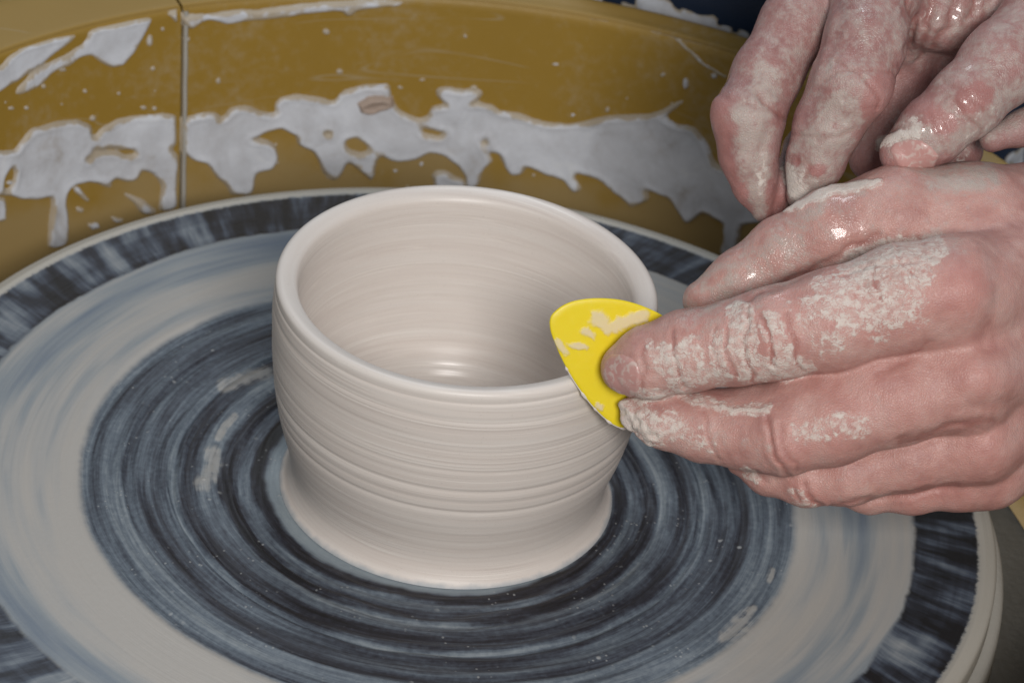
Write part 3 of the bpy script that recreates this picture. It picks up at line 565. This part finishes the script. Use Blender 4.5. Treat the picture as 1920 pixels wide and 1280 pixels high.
_d = ray(1190, 780); _t = (ofs - POS @ nrm) / (_d @ nrm); print('rib dz at tips', RIB_TIP, float(D0 - (_t * _d) @ FW))
print('rib offset', ofs, 'dz', RIBDZ, [round(float(D0 - (x - POS) @ FW), 1) for x in X])

# slurry scraped up along the working edge
eg = dense(X[18:26], 0.35); bd = []; rg = np.random.RandomState(5)
wv_ = 0.22 + 0.40 * np.clip(fbm(eg * 0.5, 7, 3) + 0.25, 0, 1)
wv_[:3] *= np.array([0.1, 0.5, 0.8]); wv_[-3:] *= np.array([0.8, 0.5, 0.1])
for i_, q_ in enumerate(eg):
    tg = eg[min(i_ + 1, len(eg) - 1)] - eg[max(i_ - 1, 0)]; tg /= np.linalg.norm(tg); sd_ = np.cross(tg, nrm)
    for k in range(8):
        a_ = k * math.pi / 4; bd.append(q_ + wv_[i_] * (sd_ * math.cos(a_) * 1.1 + nrm * math.sin(a_)))
gf = [(i * 8 + k, i * 8 + (k + 1) % 8, (i + 1) * 8 + (k + 1) % 8, (i + 1) * 8 + k) for i in range(len(eg) - 1) for k in range(8)]
mesh_np('slurry_bead', bd, gf, M_POT, rib)

# ------------------------------------------------------------------ hands
def smin(a, b, k):
    h = np.clip(0.5 + 0.5 * (b - a) / k, 0, 1); return b + (a - b) * h - k * h * (1 - h)
class Field:
    def __init__(s, lo, hi, h, near=0.0):
        s.near = near; s.lo = np.array(lo, np.float32); s.h = h; s.n = np.ceil((np.array(hi) - s.lo) / h).astype(int) + 1
        s.ax = [s.lo[i] + h * np.arange(s.n[i], dtype=np.float32) for i in range(3)]
    def chain(s, nodes, k=2.0, pad=14.0):
        """nodes: (px, py, dz, r_px) along a limb -> field on the grid (far away: large)"""
        out = np.full(s.n, 40.0, np.float32)
        N = [(pt(a, b, c + s.near), rp * (D0 - c - s.near) / FPX) for a, b, c, rp in nodes]
        for (a, ra), (b, rb) in zip(N[:-1], N[1:]):
            lo = np.minimum(a, b) - max(ra, rb) - pad; hi = np.maximum(a, b) + max(ra, rb) + pad
            i0 = np.clip(np.floor((lo - s.lo) / s.h).astype(int), 0, s.n); i1 = np.clip(np.ceil((hi - s.lo) / s.h).astype(int), 0, s.n)
            if (i1 <= i0).any(): continue
            sl = tuple(slice(i0[i], i1[i]) for i in range(3))
            x = s.ax[0][sl[0]][:, None, None] - np.float32(a[0]); y = s.ax[1][sl[1]][None, :, None] - np.float32(a[1]); z = s.ax[2][sl[2]][None, None, :] - np.float32(a[2])
            ab = (b - a).astype(np.float32); l2 = np.float32(max(ab @ ab, 1e-6))
            t = np.clip((x * ab[0] + y * ab[1] + z * ab[2]) / l2, 0, 1)
            dd = np.sqrt((x - t * ab[0]) ** 2 + (y - t * ab[1]) ** 2 + (z - t * ab[2]) ** 2) - (np.float32(ra) + t * np.float32(rb - ra))
            out[sl] = smin(out[sl], dd, k)
        return out
    def sample(s, F, P):
        g = (P - s.lo) / s.h; i = np.clip(np.floor(g).astype(int), 0, s.n - 2); f = g - i; r = 0
        for a in (0, 1):
            for b in (0, 1):
                for c in (0, 1):
                    r = r + (f[:, 0] if a else 1 - f[:, 0]) * (f[:, 1] if b else 1 - f[:, 1]) * (f[:, 2] if c else 1 - f[:, 2]) * F[i[:, 0] + a, i[:, 1] + b, i[:, 2] + c]
        return r
    def grad(s, F, P):
        e = s.h * 1.0; g = np.stack([s.sample(F, P + d_) - s.sample(F, P - d_) for d_ in np.eye(3) * e], -1)
        return g / np.maximum(np.linalg.norm(g, axis=1, keepdims=True), 1e-9)
    def nets(s, F):
        I = F < 0; c = [I[a:I.shape[0] - 1 + a, b:I.shape[1] - 1 + b, d_:I.shape[2] - 1 + d_] for a in (0, 1) for b in (0, 1) for d_ in (0, 1)]
        cnt = sum(x.astype(np.int8) for x in c); act = (cnt > 0) & (cnt < 8); ijk = np.argwhere(act)
        vid = np.full(act.shape, -1, np.int64); vid[act] = np.arange(len(ijk))
        pos = np.zeros((len(ijk), 3)); num = np.zeros(len(ijk))
        cor = [(a, b, d_) for a in (0, 1) for b in (0, 1) for d_ in (0, 1)]
        val = {q: F[ijk[:, 0] + q[0], ijk[:, 1] + q[1], ijk[:, 2] + q[2]].astype(float) for q in cor}
        for q in cor:
            for ax in range(3):
                if q[ax]: continue
                q2 = list(q); q2[ax] = 1; q2 = tuple(q2); f0, f1 = val[q], val[q2]; m = (f0 < 0) != (f1 < 0)
                t = np.where(m, f0 / np.where(m, f0 - f1, 1), 0); p = np.tile(np.array(q, float), (len(ijk), 1)); p[:, ax] += t
                pos[m] += p[m]; num[m] += 1
        P = s.lo + s.h * (ijk + pos / num[:, None]); faces = []
        for ax in range(3):
            b_, c_ = (ax + 1) % 3, (ax + 2) % 3
            sl0 = [slice(1, -1)] * 3; sl0[ax] = slice(0, -1); sl1 = list(sl0); sl1[ax] = slice(1, None)
            A0, A1 = I[tuple(sl0)], I[tuple(sl1)]; E = np.argwhere(A0 != A1); st = A0[tuple(E.T)]
            o = np.ones(3, int); o[ax] = 0; E = E + o
            def cell(db, dc):
                q = E.copy(); q[:, b_] -= db; q[:, c_] -= dc; return vid[q[:, 0], q[:, 1], q[:, 2]]
            Fq = np.stack([cell(1, 1), cell(0, 1), cell(0, 0), cell(1, 0)], -1)
            Fq[~st] = Fq[~st][:, ::-1]; faces.append(Fq)
        return P, np.vstack(faces)
def relax(P, F, it):
    n = len(P); E = np.vstack([F[:, [0, 1]], F[:, [1, 2]], F[:, [2, 3]], F[:, [3, 0]]]); deg = np.bincount(E[:, 0], minlength=n) + np.bincount(E[:, 1], minlength=n)
    for _ in range(it):
        S = np.stack([np.bincount(E[:, 0], P[E[:, 1], k], n) + np.bincount(E[:, 1], P[E[:, 0], k], n) for k in range(3)], -1)
        P = 0.5 * P + 0.5 * S / np.maximum(deg, 1)[:, None]
    return P
def pxof(P):                                   # camera-aligned mm -> photo pixels
    dep = D0 - P[:, 2]
    return np.stack([W / 2 + P[:, 0] / dep * FPX, H / 2 - P[:, 1] / dep * FPX], -1)
def blob(Q, pts, rad):
    return np.clip(1 - (seg_dist(Q, pts) if len(pts) > 1 else np.linalg.norm(Q - np.array(pts[0]), axis=1)) / rad, 0, 1)

def build_hand(name, field, F, creases, bumps, clay, film, red, wet, bare, nails, mat, nailmat, label, thick=()):
    P, faces = field.nets(F)
    P = relax(P, faces, 2)
    for _ in range(2):
        P = P - np.clip(field.sample(F, P), -0.6, 0.6)[:, None] * field.grad(F, P) * 0.8
    N = field.grad(F, P); Q = pxof(P); front = sstep(-0.05, 0.35, N[:, 2])
    cre = np.zeros(len(P)); dsp = np.zeros(len(P))
    wq = Q + np.stack([fbm(P * 0.25, 5, 2), fbm(P * 0.25, 6, 2)], -1) * 6
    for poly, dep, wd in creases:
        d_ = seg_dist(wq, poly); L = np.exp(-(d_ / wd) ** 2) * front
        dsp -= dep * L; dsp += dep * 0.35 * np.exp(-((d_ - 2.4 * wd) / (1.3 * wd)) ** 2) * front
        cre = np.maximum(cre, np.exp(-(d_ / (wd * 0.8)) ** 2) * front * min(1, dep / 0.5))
    for poly, hgt, rad in bumps:
        d_ = seg_dist(Q, poly) if len(poly) > 1 else np.linalg.norm(Q - np.array(poly[0]), axis=1)
        dsp += hgt * np.exp(-(d_ / rad) ** 2) * front
    A = {k: np.zeros(len(P)) for k in ('clay', 'film', 'red', 'wet')}
    for key, lst in (('clay', clay), ('film', film), ('red', red), ('wet', wet)):
        for pts, rad, amt in lst:
            A[key] = np.maximum(A[key], amt * sstep(0, 0.75, blob(wq, pts, rad)))
    for pts, rad, amt in bare:
        m = 1 - amt * sstep(0, 0.6, blob(wq, pts, rad)); A['film'] *= m; A['clay'] *= m
    for pts, rad, hgt, *sm_ in thick:                # thick clay caught on the skin, lumpy or smooth
        m = sstep(0, 0.7, blob(wq, pts, rad)) * front
        dsp += m * hgt * (0.6 + (0.25 * fbm(P * 0.2, 77, 2) if sm_ else 0.9 * fbm(P * 0.45, 77, 3))); A['clay'] = np.maximum(A['clay'], m * 1.2)
    dsp += 0.10 * fbm(P * 0.35, 91, 3)
    P2 = P + N * dsp[:, None]
    A['crease'] = cre
    P3 = relax(P2, faces, 1); P2 = np.where((np.linalg.norm(P3 - P2, axis=1) > 0.09)[:, None], relax(P3, faces, 1), P2)
    o = mesh_np(name, cam2world(P2), faces, mat, None, A)
    tag(o, label, 'hand')
    for poly in nails:
        sd = poly_sd(Q, poly); m = (sd < 4) & (N[:, 2] > 0.0); m &= P[:, 2] > P[m, 2].max() - 9
        keep = m[faces].all(1); Fk = faces[keep]; idx = np.unique(Fk); mp = np.full(len(P), -1); mp[idx] = np.arange(len(idx))
        t = np.clip(-sd[idx] / 9.0, -0.45, 1); hg = 0.55 * np.where(t > 0, np.sqrt(np.clip(1 - (1 - t) ** 2, 0, 1)), t * 1.5)
        Vn = P2[idx] + N[idx] * (hg - 0.05)[:, None]
        mesh_np('fingernail', cam2world(Vn), mp[Fk], nailmat, o, {k: v[idx] for k, v in A.items()})
    return o

M_SKIN_A, M_SKIN_B = mat_skin('clay_flecked_skin', 0.32), mat_skin('slip_coated_skin', 0.9, (0.70, 0.66, 0.70))
def mat_nail():
    s = NT('fingernail_keratin'); n2 = s.noise(s.obj, 0.5, 4, 0.6, 0.6); n1 = s.noise(s.obj, 0.2, 3)
    col = s.mix(n1, (0.46, 0.22, 0.20), (0.56, 0.34, 0.31)); sl = s.step(0.48, 0.62, n2)
    return s.out(s.mix(s.m_('MULTIPLY', sl, 0.6), col, (0.58, 0.50, 0.45)), s.m_('MULTIPLY_ADD', sl, 0.25, 0.28), s.bump(n2, 0.25, 0.7), 0.5)
M_NAIL = mat_nail()

# ---- the hand that holds the rib
fa = Field(pt(1105, 1010, -88), pt(2680, 250, 78), 0.6, near=RIB_TIP + 8.0 - 30.0)
idxf = fa.chain([(1170, 692, 30, 44), (1212, 680, 32, 64), (1290, 657, 34, 73), (1385, 641, 37, 77), (1455, 624, 39, 84), (1560, 600, 40, 92), (1690, 560, 40, 99), (1795, 548, 36, 100)], 4)
midf = fa.chain([(1196, 772, 24, 34), (1245, 786, 25, 51), (1320, 801, 26, 61), (1400, 810, 28, 67), (1468, 811, 31, 76), (1560, 792, 33, 77), (1690, 745, 33, 84), (1815, 705, 30, 92)], 4)
midf = smin(midf, fa.chain([(1330, 790, 24, 60), (1420, 790, 26, 66), (1500, 768, 30, 66), (1640, 715, 32, 74), (1760, 680, 30, 80)], 4), 3)
rngf = fa.chain([(1385, 868, 12, 22), (1440, 888, 15, 36), (1512, 896, 18, 50), (1590, 888, 20, 55), (1710, 855, 20, 62), (1830, 825, 18, 74)], 4)
pnkf = fa.chain([(1560, 924, 4, 20), (1630, 928, 7, 31), (1710, 918, 9, 42), (1800, 900, 9, 54), (1858, 886, 5, 60)], 4)
thmf = fa.chain([(1322, 564, 6, 42), (1390, 526, 6, 54), (1470, 474, 7, 64), (1560, 434, 9, 76), (1680, 410, 7, 94), (1820, 424, 3, 112)], 5)
back = None
for ch in ([(1795, 548, 36, 98), (1930, 520, 10, 112), (2090, 480, -22, 112)], [(1815, 705, 30, 90), (1950, 650, 8, 105), (2090, 560, -22, 112)], [(1830, 825, 18, 72), (1950, 750, 0, 95), (2090, 640, -28, 105)],
           [(1858, 886, 5, 58), (1950, 820, -10, 80), (2080, 700, -36, 95)], [(1820, 424, 3, 110), (1950, 430, -8, 115), (2090, 470, -30, 115)], [(2085, 560, -26, 128), (2330, 520, -48, 132), (2600, 480, -66, 150)],
           [(1560, 470, -2, 50), (1760, 520, 6, 95)], [(1640, 640, 8, 60), (1820, 680, 2, 100)]):
    c = fa.chain(ch, 8); back = c if back is None else smin(back, c, 7)
fing = smin(smin(idxf, midf, 1.6), smin(rngf, pnkf, 1.6), 1.6)
fing = smin(fing, thmf, 2.5)
FA = smin(fing, back, 7)
FA[0], FA[-1], FA[:, 0], FA[:, -1], FA[:, :, 0], FA[:, :, -1] = 9, 9, 9, 9, 9, 9
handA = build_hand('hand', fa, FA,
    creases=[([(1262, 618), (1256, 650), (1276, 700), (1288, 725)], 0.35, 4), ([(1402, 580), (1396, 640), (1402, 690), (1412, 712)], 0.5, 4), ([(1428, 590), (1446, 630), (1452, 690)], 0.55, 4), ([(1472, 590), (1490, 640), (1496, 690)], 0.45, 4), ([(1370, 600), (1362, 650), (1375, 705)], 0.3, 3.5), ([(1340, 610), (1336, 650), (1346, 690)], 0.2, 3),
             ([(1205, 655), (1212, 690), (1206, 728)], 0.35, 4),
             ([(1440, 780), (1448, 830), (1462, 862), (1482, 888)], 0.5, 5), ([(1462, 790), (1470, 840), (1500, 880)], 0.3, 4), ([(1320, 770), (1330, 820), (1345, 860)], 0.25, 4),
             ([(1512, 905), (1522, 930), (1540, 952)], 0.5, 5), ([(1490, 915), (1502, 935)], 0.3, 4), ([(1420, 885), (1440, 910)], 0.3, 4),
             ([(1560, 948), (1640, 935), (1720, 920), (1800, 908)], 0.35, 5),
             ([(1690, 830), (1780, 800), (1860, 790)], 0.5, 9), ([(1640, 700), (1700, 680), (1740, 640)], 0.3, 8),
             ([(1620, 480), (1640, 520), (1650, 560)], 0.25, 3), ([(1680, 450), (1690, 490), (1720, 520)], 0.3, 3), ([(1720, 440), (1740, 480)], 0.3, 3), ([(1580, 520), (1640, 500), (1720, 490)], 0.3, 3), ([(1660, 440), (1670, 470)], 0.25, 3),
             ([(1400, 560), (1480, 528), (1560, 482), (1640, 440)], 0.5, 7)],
    bumps=[([(1800, 545)], 2.6, 55), ([(1835, 705)], 2.0, 50), ([(1850, 840)], 1.5, 45), ([(1870, 470), (1880, 560), (1850, 640)], -1.6, 28), ([(1830, 770), (1900, 760)], -1.2, 25), ([(1470, 860)], 0.8, 30), ([(1440, 620)], 0.7, 40)],
    clay=[([(1560, 560), (1640, 590), (1720, 545)], 85, 0.62), ([(1610, 500), (1660, 480), (1740, 470)], 58, 0.93), ([(1392, 590), (1400, 690)], 44, 0.95), ([(1425, 690), (1500, 685)], 40, 0.85), ([(1345, 630), (1350, 705)], 36, 0.6), ([(1245, 660), (1280, 720)], 38, 0.8), ([(1440, 610), (1470, 660)], 40, 0.7), ([(1290, 650), (1310, 700)], 40, 0.5),
          ([(1215, 650)], 30, 0.5), ([(1500, 810), (1560, 800), (1610, 800)], 45, 0.52), ([(1160, 760), (1200, 790), (1240, 800)], 60, 0.72), ([(1290, 745), (1380, 770), (1440, 768)], 20, 0.62), ([(1490, 925), (1520, 945)], 30, 0.5), ([(1400, 885), (1420, 895)], 18, 0.7), ([(1250, 800), (1330, 830)], 45, 0.42), ([(1560, 640), (1500, 600)], 60, 0.42), ([(1200, 735), (1285, 735)], 12, 0.9)],
    film=[([(1320, 560), (1480, 470), (1600, 400)], 120, 0.62), ([(1600, 400), (1700, 350), (1850, 330)], 110, 0.35), ([(1200, 700), (1400, 640)], 80, 0.25), ([(1250, 760), (1420, 830)], 80, 0.3), ([(1500, 900), (1700, 900)], 90, 0.22), ([(1640, 500), (1750, 480)], 110, 0.55), ([(1750, 330), (1850, 330)], 50, 0.95)],
    red=[([(1800, 540)], 95, 0.9), ([(1830, 700)], 110, 0.55), ([(1850, 860)], 110, 0.6), ([(1320, 600), (1560, 560)], 60, 0.55), ([(1450, 640)], 70, 0.6), ([(1480, 830), (1540, 850)], 80, 0.5), ([(1700, 740), (1560, 740)], 80, 0.45), ([(1560, 560), (1640, 590), (1720, 545)], 90, 0.7), ([(1500, 920), (1560, 940)], 60, 0.6), ([(1700, 950), (1850, 930)], 70, 0.7)],
    wet=[([(1300, 560), (1400, 490), (1500, 420), (1600, 400)], 70, 1.0), ([(1560, 470), (1680, 440)], 60, 0.9), ([(1220, 610), (1400, 570), (1500, 540)], 30, 0.6)],
    bare=[([(1560, 440), (1650, 400)], 60, 0.5), ([(1800, 545)], 85, 1.0)],
    nails=[[(1127, 700), (1132, 676), (1146, 664), (1166, 664), (1186, 672), (1198, 688), (1203, 712), (1196, 736), (1178, 748), (1156, 746), (1138, 732)]],
    mat=M_SKIN_A, nailmat=M_NAIL, label='pink left hand gripping the yellow rib, cracked clay drying on its knuckles',
    thick=[([(1158, 762), (1180, 785), (1215, 815)], 30, 1.0), ([(1480, 392), (1530, 368), (1590, 352), (1650, 345)], 13, 1.3, 1), ([(1200, 748), (1284, 734)], 9, 0.7, 1), ([(1355, 762), (1380, 772), (1440, 770)], 9, 0.5, 1)])
del fa, FA, idxf, midf, rngf, pnkf, thmf, back, fing

# ---- the slip-coated hand above it
fb = Field(pt(1300, 470, -62), pt(2200, -330, 52), 0.6)
i2 = fb.chain([(1430, 396, 4, 20), (1416, 345, 6, 40), (1404, 290, 8, 53), (1403, 222, 10, 65), (1438, 140, 6, 63), (1490, 50, 0, 65), (1545, -50, -8, 72)], 3.5)
m2 = fb.chain([(1506, 364, 11, 32), (1528, 305, 13, 52), (1553, 235, 16, 62), (1592, 162, 19, 73), (1622, 80, 15, 75), (1645, -40, 4, 80)], 3.5)
r2 = fb.chain([(1458, 396, 2, 18), (1466, 352, 3, 26), (1500, 280, -4, 30), (1580, 160, -12, 40)], 3)
t2 = fb.chain([(1690, 287, 21, 42), (1746, 247, 21, 60), (1812, 190, 20, 67), (1880, 120, 15, 76), (1970, 40, 4, 88), (2050, -70, -12, 112)], 4)
q2 = fb.chain([(1740, 20, -22, 62), (1690, 170, -28, 52), (1632, 300, -26, 40)], 4)
q2 = smin(q2, fb.chain([(1790, 20, -24, 70), (1790, 180, -32, 60), (1800, 280, -30, 44)], 4), 2)
p2 = fb.chain([(1860, 262, -8, 24), (1920, 240, -10, 30), (2010, 190, -14, 40), (2080, 60, -20, 70)], 4)
palm = None
for ch in ([(1545, -50, -8, 74), (1680, -160, -26, 120), (1860, -260, -40, 130)], [(1645, -40, 4, 82), (1740, -150, -20, 120), (1860, -260, -40, 130)], [(2050, -70, -12, 112), (1960, -180, -28, 130), (1860, -260, -40, 130)], [(1745, 30, -6, 62), (1800, -60, -14, 100)], [(1700, 60, -16, 50), (1740, -40, -14, 90)],
           [(1800, 40, -10, 60), (1900, -40, -16, 90)], [(2080, 60, -20, 70), (1960, -180, -28, 130)], [(1580, 160, -14, 40), (1680, 40, -20, 60)]):
    c = fb.chain(ch, 8); palm = c if palm is None else smin(palm, c, 6)
fg = smin(smin(i2, m2, 1.6), smin(smin(r2, q2, 1.5), smin(t2, p2, 1.5), 1.2), 1.5)
FB = smin(fg, palm, 5)
FB[0], FB[-1], FB[:, 0], FB[:, -1], FB[:, :, 0], FB[:, :, -1] = 9, 9, 9, 9, 9, 9
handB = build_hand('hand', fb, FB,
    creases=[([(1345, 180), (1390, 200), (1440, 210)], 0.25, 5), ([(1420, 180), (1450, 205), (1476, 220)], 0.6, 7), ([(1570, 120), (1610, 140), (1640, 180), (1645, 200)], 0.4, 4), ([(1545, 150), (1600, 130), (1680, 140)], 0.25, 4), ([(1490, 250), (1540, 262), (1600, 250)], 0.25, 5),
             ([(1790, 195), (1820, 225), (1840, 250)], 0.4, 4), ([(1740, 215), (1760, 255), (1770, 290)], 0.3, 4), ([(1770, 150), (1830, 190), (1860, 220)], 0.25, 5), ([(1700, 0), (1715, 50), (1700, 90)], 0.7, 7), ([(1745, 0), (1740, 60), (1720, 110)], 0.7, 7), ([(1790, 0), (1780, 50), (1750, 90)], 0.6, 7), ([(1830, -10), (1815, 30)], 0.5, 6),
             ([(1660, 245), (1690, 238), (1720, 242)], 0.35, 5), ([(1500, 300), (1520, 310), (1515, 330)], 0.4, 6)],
    bumps=[([(1566, 25), (1552, 85), (1528, 160), (1500, 222), (1482, 280)], 0.45, 8), ([(1350, 205)], 1.2, 40), ([(1650, 165)], 1.4, 36), ([(1440, 240), (1400, 380)], -0.5, 12), ([(1810, 190)], 0.6, 35)],
    clay=[([(1425, 300), (1434, 370)], 34, 0.42), ([(1510, 330), (1500, 360)], 40, 0.5), ([(1680, 250), (1720, 235)], 34, 0.5), ([(1590, 200), (1560, 240)], 60, 0.26), ([(1750, 50), (1790, 30)], 60, 0.3), ([(1860, 200), (1800, 300)], 40, 0.35)],
    film=[([(1425, 390), (1410, 220), (1440, 150)], 60, 1.0), ([(1440, 150), (1510, 10)], 110, 0.55), ([(1500, 360), (1530, 300), (1575, 210)], 80, 1.0), ([(1590, 180), (1640, -40)], 130, 0.62), ([(1700, 260), (1790, 250), (1900, 190), (1980, 130)], 70, 0.85), ([(1800, 170), (1960, 10)], 110, 0.6), ([(1700, 40), (1850, -40)], 150, 0.6)],
    red=[([(1345, 200), (1352, 300), (1390, 390)], 34, 0.7), ([(1650, 160), (1640, 190)], 60, 0.5), ([(1530, 320)], 24, 0.5), ([(1815, 195), (1840, 180)], 44, 0.6), ([(1750, 215), (1780, 240)], 40, 0.6), ([(1460, 380), (1450, 410)], 34, 0.8), ([(1690, 300)], 60, 0.4)],
    wet=[([(1562, 20), (1545, 90), (1520, 165), (1490, 228), (1468, 290)], 40, 1.0), ([(1640, 20), (1620, 90)], 60, 0.6), ([(1370, 140), (1340, 220)], 40, 0.9), ([(1760, 240), (1850, 150)], 60, 0.6), ([(1700, 50), (1800, 20)], 60, 0.6)],
    bare=[([(1340, 210), (1352, 300), (1395, 395)], 24, 0.95), ([(1655, 160), (1640, 195)], 36, 0.75), ([(1533, 318)], 18, 0.8), ([(1497, 300)], 12, 0.8), ([(1815, 192), (1840, 178)], 28, 0.85), ([(1742, 218), (1775, 236)], 26, 0.85), ([(1460, 350), (1455, 410)], 26, 0.9)],
    nails=[[(1668, 282), (1676, 270), (1700, 262), (1728, 264), (1746, 276), (1760, 292), (1752, 314), (1730, 326), (1706, 326), (1684, 312)]],
    mat=M_SKIN_B, nailmat=M_NAIL, label='right hand coated in wet white slip, its fingers pinching the other thumb from above',
    thick=[([(1478, 320), (1486, 350), (1503, 370)], 22, 0.7, 1), ([(1650, 268), (1690, 250), (1720, 246)], 18, 0.7, 1)])
